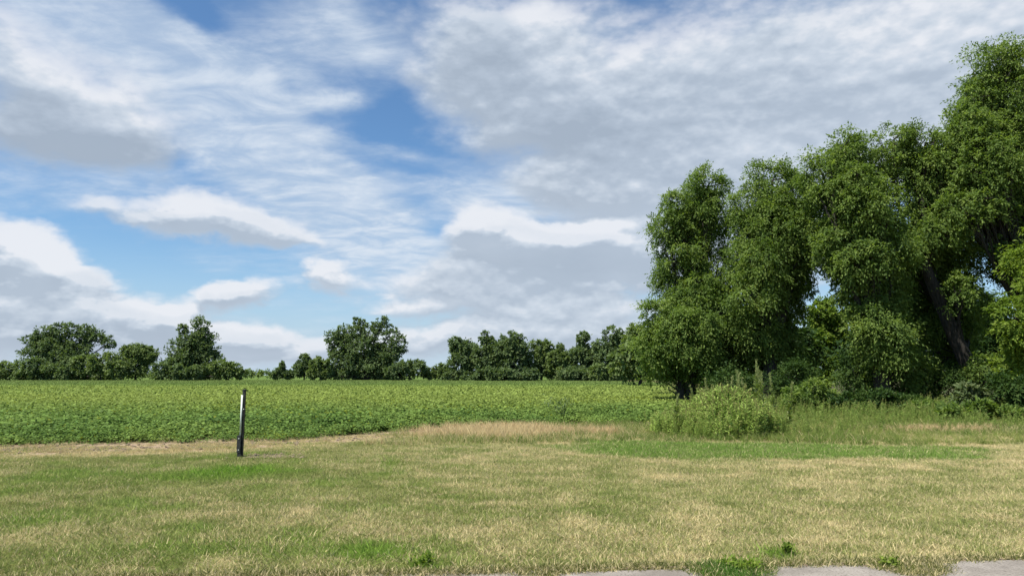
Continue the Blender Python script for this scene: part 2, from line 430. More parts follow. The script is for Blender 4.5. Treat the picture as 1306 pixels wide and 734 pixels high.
# ------------------------------------------------------------------ ground
def vnoise(x, y, s, seed=0):
    """cheap smooth value noise in numpy"""
    x = np.asarray(x, float) / s + 13.7 * seed; y = np.asarray(y, float) / s - 7.3 * seed
    xi, yi = np.floor(x).astype(np.int64), np.floor(y).astype(np.int64); xf, yf = x - xi, y - yi
    def h(a, b):
        n = (a * 374761393 + b * 668265263 + seed * 1442695041) & 0xffffffff
        n = ((n ^ (n >> 13)) * 1274126177) & 0xffffffff
        return ((n ^ (n >> 16)) & 0xffff) / 65535.0
    u, v = xf * xf * (3 - 2 * xf), yf * yf * (3 - 2 * yf)
    return (h(xi, yi) * (1 - u) + h(xi + 1, yi) * u) * (1 - v) + (h(xi, yi + 1) * (1 - u) + h(xi + 1, yi + 1) * u) * v
def fbm(x, y, s, seed=0, o=3):
    r = 0; a = 1; t = 0
    for i in range(o): r = r + a * vnoise(x, y, s / 2 ** i, seed + i * 5); t += a; a *= .55
    return r / t
def height(x, y):
    near = np.clip((np.asarray(y, float) - 6.2) / 2.0, 0, 1)
    return (fbm(x, y, 3.0, 3) - 0.5) * 0.07 * near - 0.012

# outline of the bean field: near edge (x -> y) and right edge (y -> x)
EDGE_PX = [(-400, 574), (0, 571), (150, 569), (300, 565), (430, 559), (520, 550), (600, 545), (760, 543), (860, 541)]
EDGE = np.array([ground(*p) for p in EDGE_PX])
def field_edge(x): return np.interp(x, EDGE[:, 0], EDGE[:, 1])
RX = np.array([(20, 5.5), (24, 5.8), (30, 7.0), (45, 10.0), (60, 13.5), (108, 24), (165, 24), (200, 26)])
def field_right(y): return np.interp(y, RX[:, 0], RX[:, 1])
def in_field(x, y): return (y > field_edge(x) + .45 + (fbm(x, y, 1.1, 9) - .5) * 1.5 + (fbm(x, y, .3, 10) - .5) * .9) & (x < field_right(y) + (fbm(x, y, 2, 8) - .5)) & (y < 186)

m_ground, t, out = mat_new('ground_earth')
gp = t.new('ShaderNodeNewGeometry').outputs['Position']
n1 = t.noise(gp, 0.35, 6, 0.6); n2 = t.noise(gp, 6.0, 6, 0.65); n3 = t.noise(gp, 45.0, 4, 0.6)
lawn = t.mix(t.ss(n1, 0.35, 0.65), c4(.165, .155, .060), c4(.235, .200, .095))
lawn = t.mix(t.ss(n2, 0.45, 0.62), lawn, c4(.30, .25, .135))
lawn = t.mix(t.ss(n3, 0.50, 0.66), lawn, c4(.085, .062, .036))
soil = t.mix(t.ss(n2, 0.4, 0.65), c4(.29, .205, .135), c4(.46, .35, .24))
soil = t.mix(t.ss(n3, 0.55, 0.70), soil, c4(.10, .075, .048))
far = t.mix(t.ss(n1, 0.4, 0.6), c4(.085, .140, .025), c4(.115, .165, .032))
az_ = t.new('ShaderNodeAttribute', attribute_name='soil'); af = t.new('ShaderNodeAttribute', attribute_name='crop')
g = t.mix(az_.outputs['Fac'], lawn, soil); g = t.mix(af.outputs['Fac'], g, far)
al_ = t.new('ShaderNodeAttribute', attribute_name='litter')
g = t.mix(al_.outputs['Fac'], g, t.mix(t.ss(n2, .4, .65), c4(.060, .070, .025), c4(.100, .085, .050)))
b = t.new('ShaderNodeBsdfPrincipled'); t.put(b.inputs['Base Color'], g); b.inputs['Roughness'].default_value = 0.95
b.inputs['Specular IOR Level'].default_value = 0.1
bp = t.new('ShaderNodeBump'); bp.inputs['Strength'].default_value = 0.9; bp.inputs['Distance'].default_value = 0.03
t.put(bp.inputs['Height'], t.math('ADD', n2, n3)); t.put(b.inputs['Normal'], bp.outputs[0]); t.put(out.inputs[0], b.outputs[0])

def grid_axis(lo, hi, near, far_, n):
    u = np.linspace(-1, 1, n); k = 4.2
    return np.sinh(u * k) / math.sinh(k) * hi
xs = np.sort(np.unique(np.concatenate([np.arange(-26, 26.01, .25), np.geomspace(26.5, 6000, 60), -np.geomspace(26.5, 6000, 60)])))
ys = np.sort(np.unique(np.concatenate([np.arange(-6, 34, .25), np.geomspace(34.5, 6000, 90), -np.geomspace(6.5, 6000, 30)])))
GX, GY = np.meshgrid(xs, ys, indexing='ij')
GZ = height(GX, GY)
V = np.stack([GX, GY, GZ], -1).reshape(-1, 3)
ni, nj = GX.shape
ii, jj = np.meshgrid(np.arange(ni - 1), np.arange(nj - 1), indexing='ij')
a0 = (ii * nj + jj).ravel()
me = mesh_np('ground', V, np.stack([a0, a0 + nj, a0 + nj + 1, a0 + 1], -1), 4, True)
xv, yv = V[:, 0], V[:, 1]
e_ = field_edge(xv)
strip = np.clip(1.9 - np.abs(yv - (e_ - .75)) / 1.1, 0, 1) * (xv < 3)
vattr(me, 'soil', np.clip(strip * 1.6, 0, 1)); vattr(me, 'crop', ((yv > e_ + 3) & ((xv < field_right(yv) + 1.5) | (yv > 195))).astype(float))
vattr(me, 'litter', ((yv > 31) & (yv < 195) & (xv > field_right(yv) + 1.5)).astype(float))
tag(link('ground', me, None, m_ground), kind='structure')

# ------------------------------------------------------------------ plants as instanced tufts
def blade_tuft(nb, rad, h0, h1, wd, lean=.45, seg=2, curve_=.5):
    Vs, Fs, vs = [], [], []
    o = 0
    for i in range(nb):
        a = rng.uniform(0, 2 * PI); r = rad * math.sqrt(rng.uniform())
        p = np.array([r * math.cos(a), r * math.sin(a), -0.02]); h = rng.uniform(h0, h1)
        d = unit(np.array([rng.normal(0, lean), rng.normal(0, lean), 1.0])); bend = unit(np.array([rng.normal(), rng.normal(), -.2])) * h * curve_ * rng.uniform(.2, 1)
        s = unit(np.cross(d, rng.normal(size=3))); wv_ = wd * rng.uniform(.7, 1.3)
        vv = rng.uniform()
        for k in range(seg):
            q = k / seg; c = p + d * h * q + bend * q * q
            ww = wv_ * (1 - .35 * q)
            Vs += [c - s * ww / 2, c + s * ww / 2]; vs += [vv, vv]
        Vs.append(p + d * h + bend); vs.append(vv)
        for k in range(seg - 1):
            b0 = o + 2 * k; Fs += [(b0, b0 + 1, b0 + 3), (b0, b0 + 3, b0 + 2)]
        b0 = o + 2 * (seg - 1); Fs.append((b0, b0 + 1, b0 + 2)); o += 2 * seg + 1
    return np.array(Vs), np.array(Fs), np.array(vs)
def leafy(nl, rad, h0, h1, L, Wd, up=1.0, dome=True):
    """a leafy herb canopy: oval leaves facing mostly upward at the ends of thin stalks"""
    r = rad * np.sqrt(rng.uniform(0, 1, nl)); a = rng.uniform(0, 2 * PI, nl)
    top = (1 - .45 * (r / rad) ** 2) if dome else 1
    z = (h0 + (h1 - h0) * rng.uniform(0, 1, nl) ** .6) * top
    P = np.stack([r * np.cos(a), r * np.sin(a), z], -1)
    d = unit(np.stack([np.cos(a) + rng.normal(0, .8, nl), np.sin(a) + rng.normal(0, .8, nl), rng.normal(-.1, .4, nl)], -1))
    nr = unit(rvec(nl) * .6 + np.array([0, 0, up]))
    nr = unit(nr - d * (nr * d).sum(-1, keepdims=True)); s = np.cross(d, nr)
    q = rng.uniform(.7, 1.25, nl)[:, None]; L = L * q; Wd = Wd * q
    Vq = np.stack([P, P + d * L * .3 + s * Wd * .45, P + d * L * .7 + s * Wd * .4, P + d * L - nr * L * .15, P + d * L * .7 - s * Wd * .4, P + d * L * .3 - s * Wd * .45], 1)
    i = np.arange(nl)[:, None] * 6
    Fs = np.concatenate([i + np.array([0, 1, 5]), i + np.array([1, 2, 4]), i + np.array([1, 4, 5]), i + np.array([2, 3, 4])], 0)
    return Vq.reshape(-1, 3), Fs, np.repeat(rng.uniform(0, 1, nl), 6)
def merge(*ps):
    o = 0; V_, F_, v_ = [], [], []
    for a, b_, c in ps: V_.append(a); F_.append(b_ + o); v_.append(c); o += len(a)
    return np.vstack(V_), np.vstack(F_), np.concatenate(v_)
def proto_collection(name, metas, mat):
    c = bpy.data.collections.new(name)
    for i, (V_, F_, v_) in enumerate(metas):
        me = mesh_np(name, V_, F_, 3); vattr(me, 'v', v_); me.materials.append(mat)
        c.objects.link(bpy.data.objects.new(name, me))
    return c
def scatter(name, label, cat, P, rotz, tilt, scl, tint, coll, nprot):
    me = bpy.data.meshes.new(name); me.vertices.add(len(P)); me.vertices.foreach_set('co', np.asarray(P, np.float32).ravel())
    rot = np.stack([rng.normal(0, 1, len(P)) * tilt, rng.normal(0, 1, len(P)) * tilt, rotz], -1)
    vattr(me, 'rot', rot, 'FLOAT_VECTOR'); vattr(me, 'scl', scl); vattr(me, 'tint', tint, 'FLOAT_COLOR')
    vattr(me, 'idx', rng.integers(0, nprot, len(P)), 'INT')
    o = link(name, me); tag(o, label, cat, None, 'stuff')
    ng = bpy.data.node_groups.new(name, 'GeometryNodeTree')
    ng.interface.new_socket('Geometry', in_out='INPUT', socket_type='NodeSocketGeometry')
    ng.interface.new_socket('Geometry', in_out='OUTPUT', socket_type='NodeSocketGeometry')
    N = ng.nodes; gi = N.new('NodeGroupInput'); go = N.new('NodeGroupOutput')
    ci = N.new('GeometryNodeCollectionInfo'); ci.inputs[0].default_value = coll
    ci.inputs['Separate Children'].default_value = True; ci.inputs['Reset Children'].default_value = True
    ip = N.new('GeometryNodeInstanceOnPoints'); ip.inputs['Pick Instance'].default_value = True
    def na(nm, typ):
        n = N.new('GeometryNodeInputNamedAttribute'); n.data_type = typ; n.inputs[0].default_value = nm
        return next(s for s in n.outputs if s.enabled and s.name == 'Attribute')
    ng.links.new(gi.outputs[0], ip.inputs['Points']); ng.links.new(ci.outputs[0], ip.inputs['Instance'])
    ng.links.new(na('idx', 'INT'), ip.inputs['Instance Index']); ng.links.new(na('scl', 'FLOAT'), ip.inputs['Scale'])
    er = N.new('FunctionNodeEulerToRotation'); ng.links.new(na('rot', 'FLOAT_VECTOR'), er.inputs[0]); ng.links.new(er.outputs[0], ip.inputs['Rotation'])
    ng.links.new(ip.outputs[0], go.inputs[0])
    md = o.modifiers.new('scatter', 'NODES'); md.node_group = ng
    return o
def fan(n, y0, y1, k=.76, m=2.0, pw=1.0):
    """random ground points in a widening strip in front of the field road, even per square metre"""
    ya = y0 + (y1 - y0) * rng.uniform(0, 1, int(n * 1.0)) ** pw
    u = rng.uniform(0, 1, len(ya)); acc = rng.uniform(0, 1, len(ya)) < (k * ya + m) / (k * y1 + m)
    ya, u = ya[acc], u[acc]
    return (u * 2 - 1) * (k * ya + m), ya
def lerp(a, b, t_):
    t_ = np.clip(np.asarray(t_), 0, 1)[:, None]; return np.asarray(a)[None] * (1 - t_) + np.asarray(b)[None] * t_
def sm(x, a, b): 
    q = np.clip((x - a) / (b - a), 0, 1); return q * q * (3 - 2 * q)

# sidewalk edge line
E0, E1 = np.array(ground(600, 733)), np.array(ground(1306, 717))
ed = (E1 - E0) / np.linalg.norm(E1 - E0); en = np.array([ed[1], -ed[0]])        # en points back to the camera
def walk_dist(x, y): return (x - E0[0]) * -en[0] + (y - E0[1]) * -en[1]         # >0 beyond the walk, on the lawn

BLADE = tint_mat('grass_blade', (.66, .56, .30), 0.38, .6, .1)
BLADE_TALL = tint_mat('tall_grass_blade', (.62, .50, .27), 0.35, .6, .1)
SOY = tint_mat('bean_leaf', (.20, .25, .03), 0.35, 0.6, 0.10)
WEED = tint_mat('weed_leaf', (.26, .27, .09), 0.35, 0.6, .1)

# mown lawn -----------------------------------------------------------------
def bump(x, y, px, py, rx, ry):
    cx, cy = ground(px, py); 
    return np.exp(-(((x - cx) / rx) ** 2 + ((y - cy) / ry) ** 2))
lawn_p = [blade_tuft(34, .085, .035, .085, .0060, .75, 2, .6) for _ in range(7)]
lc = proto_collection('lawn_tuft', lawn_p, BLADE)
def green_strip(x, y):
    a, b_ = ground(738, 579), ground(1215, 578); 
    y0 = np.interp(x, [1.3, 1.7, 4.3, 9.0, 9.6], [15.9, 15.1, 14.5, 14.5, 15.2]); y1 = np.interp(x, [1.3, 1.6, 9.6], [16.8, 18.4, 17.0])
    n_ = (fbm(x, y, .8, 31) - .5) * 1.0 + (fbm(x, y, .25, 32) - .5) * .5
    e1 = np.minimum(np.minimum(y - y0 + n_, y1 - y + n_), np.minimum(x - 1.35 + n_ * 2, 9.6 - x + n_ * 2) * .6)
    wgt = sm(e1 + rng.normal(0, .12, len(x)), -.30, .25)
    return wgt * (.82 + .18 * sm(fbm(x, y, .5, 33), .35, .6))
x, y = fan(260000, 5.2, 21.5, .74, 1.2)
wd_ = walk_dist(x, y)
keep = (wd_ > (fbm(x, y, .35, 40) - .45) * .22) & (y < field_edge(x) + .3)
st_ = np.clip(1.75 - np.abs(y - (field_edge(x) - .75)) / 1.05, 0, 1) * sm(-x, -2.5, -.5)
keep &= rng.uniform(size=len(x)) > st_ * .85 * sm(fbm(x, y, .7, 21), .25, .60)
keep &= rng.uniform(size=len(x)) < .55 + .9 * fbm(x, y, .5, 12)
x, y = x[keep], y[keep]
patch = fbm(x, y, 2.2, 5); fine = fbm(x, y, .40, 6)
dry = .47 + .20 * sm(patch, .35, .70) - .55 * (fine - .5) * 2 + .12 * sm(x, -3, 6) - .14 * sm(-x, 0, 6)
dry += .25 * sm(y, 12, 15.5) * sm(x, -6, 2)
lush = np.clip(bump(x, y, 290, 603, .75, .8) * 1.1 + bump(x, y, 80, 610, .9, 1.0) * .5 + bump(x, y, 60, 660, .8, .6) * .5 + bump(x, y, 480, 705, .5, .35) * .8
        + bump(x, y, 935, 726, .25, .18) + bump(x, y, 995, 706, .16, .14) + bump(x, y, 1118, 722, .14, .14) + bump(x, y, 540, 722, .14, .12)
        + bump(x, y, 300, 700, 1.2, .35) * .4 + .40 * sm(fbm(x, y, .7, 17), .55, .78) * sm(-x, -3.5, 3), 0, 1)
gs = green_strip(x, y)
dry = dry + .5 * st_[keep]; dry = np.clip(dry - .13 - .75 * lush, .04, .95); dry = dry * (1 - gs) + .08 * gs
g = lerp((.220, .265, .070), (.345, .365, .125), fbm(x, y, .45, 14) * 1.5 - .25)
g = g * (1 - lush[:, None]) + np.array([.200, .330, .045]) * lush[:, None]
g = g * (1 - gs[:, None]) + np.array([.200, .310, .060]) * gs[:, None]
s_ = rng.uniform(.55, 1.25, len(x)) * (.72 + .56 * fbm(x, y, .22, 19)) * (1 + .6 * lush + .4 * gs) * (1 - .25 * np.clip(st_[keep], 0, 1))
scatter('mown_grass', 'patchy mown lawn of green and straw coloured grass between the sidewalk and the bean field', 'lawn',
        np.stack([x, y, height(x, y)], -1), rng.uniform(0, 6.28, len(x)), .12, s_, np.hstack([g, dry[:, None]]), lc, 7)
print('lawn', len(x))

# dry grass along the field margin --------------------------------------------
tall_p = [blade_tuft(34, .13, .16, .42, .0075, .35, 3, .5) for _ in range(6)]
tcoll = proto_collection('margin_tuft', tall_p, BLADE_TALL)
n = 26000
x = np.concatenate([rng.uniform(-15, 22, n), rng.uniform(-14, 0, 2600)]); y = np.concatenate([rng.uniform(12.5, 34, n), rng.uniform(14, 17.5, 2600)]); n = len(x)
fe = field_edge(x)
tan = np.clip(bump(x, y, 620, 551, 2.0, 1.9) * 2.0 + bump(x, y, 770, 552, .8, 1.0) * .6 + bump(x, y, 460, 566, 1.6, .6) * .7 + bump(x, y, 1200, 549, 2.6, 1.2) * .8, 0, 1)
left = (x < -.6) & (np.abs(y - fe + .45) < 1.25) & (rng.uniform(size=n) < 1.0 * sm(fbm(x, y, .8, 50), .3, .6))
mid = (x > -4.2) & (rng.uniform(size=n) < sm(x, -4.0, -.6)) & (x < 6.5) & (y > np.interp(x, [-4, 0, 2, 6], [17.0, 17.6, 17.9, 18.2]) + (fbm(x, y, .8, 66) - .5) * 1.2) & (y < fe + .5)
right = (x > 1.5) & (y > np.interp(x, [1.5, 5, 9, 12, 22], [17.7, 17.9, 17.0, 17.6, 18.4])) & (y < 36) & (x > field_right(y) - .6) & (x < .72 * y + 2)
right |= (x > 5.0) & (x < 8) & (y > 18) & (y < 24)
k = left | mid | right
x, y, tan, left, right, mid = [q[k] for q in (x, y, tan, left, right, mid)]
yel = fbm(x, y, 2.0, 61)
g = lerp((.150, .225, .045), (.280, .330, .085), sm(yel, .3, .7))
dry = np.where(left, .80, np.where(mid & ~right, .22 + .75 * tan + .2 * sm(yel, .5, .8), .10 + .75 * tan + .22 * sm(yel, .55, .8)))
g = np.where((tan > .55)[:, None], np.array([.54, .38, .20]), g)
h_ = np.where(left, .26, 1.0) * (1 + .5 * tan) * np.where(left, 1.0, np.where(mid & ~right, .55, .72)) * rng.uniform(.7, 1.25, len(x))
h_ = np.where(x > 8.5, h_ * .75, h_)
scatter('rough_grass', 'unmown rough grass, straw coloured in places, along the bean field edge and before the trees', 'grass',
        np.stack([x, y, height(x, y)], -1), rng.uniform(0, 6.28, len(x)), .12, h_, np.hstack([g, np.clip(dry, 0, 1)[:, None]]), tcoll, 6)

# bean field ------------------------------------------------------------------
soy_p = [leafy(110, .40, .04, .38, .092, .070) for _ in range(6)]
sc_ = proto_collection('bean_plant', soy_p, SOY)
x, y = fan(26000, 14.5, 46, .76, 2.5)
y = np.round(y / .42) * .42 + rng.normal(0, .06, len(y))
k = in_field(x, y) & (rng.uniform(size=len(x)) < .45 + .6 * (y - field_edge(x)) / 3); x, y = x[k], y[k]
def soy_tint(x, y):
    n_ = fbm(x, y, 9, 71); m_ = fbm(x, y, 1.6, 72)
    g = lerp((.105, .185, .040), (.190, .275, .060), m_ * 1.4 - .2)
    yl = np.clip(sm(y, 22, 40) * (1 - sm(y, 75, 105)) * .95 + (n_ - .5) * .6, 0, 1)
    g = g * (1 - yl[:, None]) + np.array([.235, .300, .066]) * yl[:, None]
    d = sm(y, 85, 120)[:, None]
    return g * (1 - d) + np.array([.160, .222, .058]) * d
edge = np.clip((y - field_edge(x)) / 4.0, 0, 1)
al = np.clip(.02 + .15 * sm(fbm(x, y, 3, 77), .55, .75), 0, 1)
scatter('bean_crop', 'leafy green soybean plants at the near side of the field', 'crop',
        np.stack([x, y, height(x, y)], -1), rng.uniform(0, 6.28, len(x)), .06, (.48 + .56 * edge) * rng.uniform(.65, 1.25, len(x)),
        np.hstack([soy_tint(x, y), al[:, None]]), sc_, 6)
print('soy', len(x))
far_p = [leafy(760, 1.8, .10, .36, .155, .12, 1.2, False) for _ in range(5)]
fc = proto_collection('bean_patch', far_p, SOY)
x, y = fan(15000, 44, 186, .76, 4)
k = in_field(x, y); x, y = x[k], y[k]
scatter('far_bean_crop', 'smooth green soybean canopy running back to the far tree line', 'crop',
        np.stack([x, y, height(x, y)], -1), rng.uniform(0, 6.28, len(x)), .01, rng.uniform(.8, 1.15, len(x)),
        np.hstack([soy_tint(x, y), np.full((len(x), 1), .0)]), fc, 5)
print('far soy', len(x))

# pale grass verge beside the far trees on the right
x = np.concatenate([rng.uniform(16, 60, 1500), rng.uniform(10, 32, 1500)]); y = np.concatenate([rng.uniform(132, 176, 1500), rng.uniform(46, 120, 1500)])
k = (x > field_right(y) - 1.0) & (x < field_right(y) + 6); x, y = x[k], y[k]
scatter('far_verge_grass', 'pale tall grass strip between the field and the trees, far right', 'grass',
        np.stack([x, y, height(x, y)], -1), rng.uniform(0, 6.28, len(x)), .1, rng.uniform(1.6, 2.4, len(x)),
        np.hstack([lerp((.16, .19, .06), (.26, .24, .10), rng.uniform(size=len(x))), np.full((len(x), 1), .45)]), tcoll, 6)

# weeds -------------------------------------------------------------------------
def weed_mesh(h, nl, L, Wd, head=True, spread=.10):
    """upright weed: stalk with alternate drooping leaves and a narrow seed head"""
    lean_ = rng.normal(0, .05, 2) * h
    p = curve((0, 0, -.02), (lean_[0], lean_[1], h), (0, 0, 0), 4)
    vt, ft = tube(p, np.linspace(.009, .004, 4), 4)
    ft = np.vstack([ft[:, [0, 1, 2]], ft[:, [0, 2, 3]]])
    z = rng.uniform(.08, .96, nl); a = rng.uniform(0, 2 * PI, nl)
    P = np.stack([lean_[0] * z, lean_[1] * z, z * h], -1)
    d = unit(np.stack([np.cos(a), np.sin(a), rng.uniform(.1, 1.0, nl)], -1))
    P = P + d * (spread * rng.uniform(0, 1, nl) * (1.1 - z))[:, None]
    nr = unit(rvec(nl) * .5 + np.array([0, 0, 1.]))
    q = (1.15 - .6 * z) * rng.uniform(.7, 1.2, nl)
    V_, F_, v_, _c = leaves_mesh(P, d, nr, L * q, Wd * q, rng.uniform(0, 1, nl), z)
    F_ = np.vstack([F_[:, [0, 1, 2]], F_[:, [0, 2, 3]]])
    parts_ = [(vt, ft, np.full(len(vt), .1)), (V_, F_, v_)]
    if head:
        k_ = 26; zz = rng.uniform(.84, 1.05, k_)
        P = np.stack([lean_[0] * zz, lean_[1] * zz, zz * h], -1); d = unit(rvec(k_) * .5 + np.array([0, 0, 1.]))
        V2, F2, v2, _c = leaves_mesh(P, d, rvec(k_), np.full(k_, .06), np.full(k_, .018), np.full(k_, .02), zz)
        parts_.append((V2, np.vstack([F2[:, [0, 1, 2]], F2[:, [0, 2, 3]]]), v2))
    return merge(*parts_)
weed_p = [weed_mesh(rng.uniform(.85, 1.15), 74, .16, .05, i > 2, .14) for i in range(7)]
wc = proto_collection('weed_stalk', weed_p, WEED)
n = 2600
cx, cy = at(935, 560, 18.9)[0], 20.4
x = rng.normal(cx, 1.1, n); y = rng.normal(cy, .95, n)
k = (y > 18.5) & (((x - cx) / 1.75) ** 2 + ((y - cy) / 2.1) ** 2 < 1 + 1.2 * (fbm(x, y, .6, 81) - .5))
x, y = x[k], y[k]
hh = (0.50 + .56 * np.exp(-((x - cx - .35) / .95) ** 2)) * rng.uniform(.55, 1.15, len(x)) * (.8 + .4 * fbm(x, y, .5, 88)) * (.78 + .22 * sm(y, 18.4, 20))
scatter('weed_thicket', 'tall dense thicket of pale green weeds at the end of the bright grass strip', 'weeds',
        np.stack([x, y, height(x, y)], -1), rng.uniform(0, 6.28, len(x)), .10, hh,
        np.hstack([lerp((.210, .330, .060), (.390, .500, .130), rng.uniform(size=len(x)) * .6 + .5 * fbm(x, y, .8, 83)), np.full((len(x), 1), .13)]), wc, 7)
# lower weed belt before the big trees
n = 7000
x = rng.uniform(2.5, 24, n); y = rng.uniform(18.2, 34, n)
k = (x > np.interp(y, [18, 22, 30, 34], [4.2, 6.0, 7.6, 9])) & (x < .74 * y + 1.5) & (y > np.interp(x, [4, 8, 10, 14, 24], [18.9, 18.8, 21, 21.5, 22.5]))
k &= rng.uniform(size=n) < sm(fbm(x, y, 1.6, 91), .30, .55)
x, y = x[k], y[k]
scatter('weed_belt', 'belt of knee high weeds and brambles in front of the big trees', 'weeds',
        np.stack([x, y, height(x, y)], -1), rng.uniform(0, 6.28, len(x)), .14, rng.uniform(.18, .44, len(x)) * (1 + .75 * sm(y, 23, 31)),
        np.hstack([lerp((.140, .235, .045), (.270, .360, .085), rng.uniform(size=len(x)) * .4 + .7 * fbm(x, y, 1.5, 93)), np.full((len(x), 1), .12)]), wc, 7)

# single tall weeds that stand out of the thicket: each its own thing
WEED_OBJ = foliage_mat('weed_single', (.11, .165, .040), (.20, .255, .080), (.36, .36, .18), .3)
def weed_obj(px, ytop, Y, nm='tall_weed', lab=None, grp=None, hs=1, nl=120, L=.20, Wd=.05):
    bx = at(px, 500, Y)[0]; h = (at(px, ytop, Y)[2]) * hs
    root = empty(nm, (bx, Y, float(height(bx, Y)))); tag(root, lab, 'weed', grp)
    lean_ = rng.normal(0, .13, 2)
    p = curve((0, 0, -.03), (lean_[0], lean_[1], h), (rng.normal(0, .02), 0, 0), 6)
    v, f = tube(p, np.linspace(.012, .005, 6), 6); me = mesh_np('stem', v, f, 4, True)
    vattr(me, 'v', np.full(len(v), .4)); vattr(me, 'c', np.full(len(v), .5)); link('stem', me, root, STEM)
    z = rng.uniform(.15, .85, nl); a = rng.uniform(0, 2 * PI, nl)
    P = np.stack([lean_[0] * z, lean_[1] * z, z * h], -1)
    d = unit(np.stack([np.cos(a), np.sin(a), rng.uniform(.2, 1.1, nl)], -1)); q = (1.1 - .6 * z) * rng.uniform(.7, 1.2, nl)
    lv = leaves_mesh(P, d, unit(rvec(nl) * .5 + np.array([0, 0, 1.])), L * q, Wd * q, rng.uniform(0, 1, nl), rng.uniform(0, .5, nl))
    make_crown('foliage', [lv], WEED_OBJ, root)
    k_ = 130; zz = rng.uniform(.78, 1.08, k_); P = np.stack([lean_[0] * zz, lean_[1] * zz, zz * h], -1) + rng.normal(0, .012, (k_, 3))
    sh = leaves_mesh(P, unit(rvec(k_) * .5 + np.array([0, 0, 1.])), rvec(k_), np.full(k_, .06), np.full(k_, .018), rng.uniform(.2, .8, k_), rng.uniform(.5, 1, k_))
    make_crown('seed_head', [sh], WEED_OBJ, root)
    return root
GW = 'tall weeds rising out of the thicket'
spikes = sorted([(858, 507), (892, 497), (905, 488), (925, 486), (936, 482), (948, 478), (960, 470), (968, 466), (979, 474), (990, 482), (1002, 491), (915, 496), (953, 487), (973, 480)])
labs = ['lone short weed spike at the left end of the tall thicket, near the dead stump', 'second weed spike from the left end of the tall thicket, apart from the others',
        'third weed spike from the left in the tall thicket', 'fourth weed spike from the left in the thicket, lower than its right neighbour',
        'fifth weed spike from the left in the tall thicket', 'sixth weed spike from the left in the tall thicket', 'seventh weed spike from the left, just left of the thicket centre',
        'eighth weed spike from the left, a lower one in the thicket centre', 'weed spike directly left of the tallest one in the thicket',
        'tallest weed spike of the thicket, its pale seed head against dark tree shade', 'lower weed spike directly right of the tallest one',
        'fourth weed spike from the right end of the tall thicket', 'third weed spike from the right end, standing high beside the gap', 'weed spike at the right end of the tall thicket, leaning over low weeds']
labs[12] = 'second weed spike from the right end of the tall thicket'; labs[11] = 'third weed spike from the right end of the tall thicket'
labs[13] = 'weed spike at the very right end of the tall thicket'
for i, (px, yt) in enumerate(spikes):
    weed_obj(px, yt, 20.4 + rng.uniform(-1, 1.2), lab=labs[i], grp=GW)
# small dark weed bush in the bean field
def herb(nm, lab, px, Y, hgt, rad, nl, L, Wd, mat, cat='plant', grp=None):
    bx = at(px, 500, Y)[0]
    root = empty(nm, (bx, Y, float(height(bx, Y)))); tag(root, lab, cat, grp)
    tubes = []; parts_ = []
    for s in range(7):
        a = rng.uniform(0, 6.28); r = rad * rng.uniform(.2, 1); hh_ = hgt * rng.uniform(.6, 1)
        p = curve((0, 0, -.02), (r * math.cos(a), r * math.sin(a), hh_), (0, 0, hh_ * .15), 5); tubes.append(tube(p, np.linspace(.012, .004, 5), 5))
        k_ = nl // 7; tt = rng.integers(1, 5, k_); P = p[tt] + rng.normal(0, .07 * rad / .3, (k_, 3)) * np.array([1, 1, .6]); P[:, 2] = np.maximum(P[:, 2], .02)
        parts_.append(leaves_mesh(P, unit(rvec(k_) + np.array([0, 0, .35])), unit(rvec(k_) * .6 + np.array([0, 0, 1.])), rng.uniform(.7, 1.2, k_) * L, rng.uniform(.7, 1.2, k_) * Wd,
                                  rng.uniform(0, 1, k_), np.full(k_, rng.uniform())))
    v, f = join_tubes(tubes); me = mesh_np('stem', v, f, 4, True); vattr(me, 'v', np.full(len(v), .3)); vattr(me, 'c', np.full(len(v), .3)); link('stem', me, root, STEM)
    make_crown('foliage', parts_, mat, root)
    return root
herb('weed_bush', 'small grey green branching weed standing above the beans, right of the straw patch', 717, 26, .85, .42, 230, .12, .05, LEAF_FAR)
herb('broadleaf_weed', 'lush green weed sprouting over the sidewalk edge, left of the middle slab gap', 935, 6.38, .09, .17, 420, .045, .02, LEAF_BRIGHT, grp='weeds at the sidewalk edge')
herb('broadleaf_weed', 'bright green weed tuft in the lawn just above the sidewalk weed', 995, 6.95, .10, .08, 200, .045, .017, LEAF_BRIGHT, grp='weeds at the sidewalk edge')
herb('broadleaf_weed', 'green weed growing at the sidewalk joint between the two right slabs', 1120, 6.42, .09, .09, 220, .045, .02, LEAF_BRIGHT, grp='weeds at the sidewalk edge')
herb('broadleaf_weed', 'dark green weed at the bottom edge of the lawn, left of the slabs', 540, 6.5, .08, .12, 240, .045, .02, LEAF_BRIGHT, grp='weeds at the sidewalk edge')

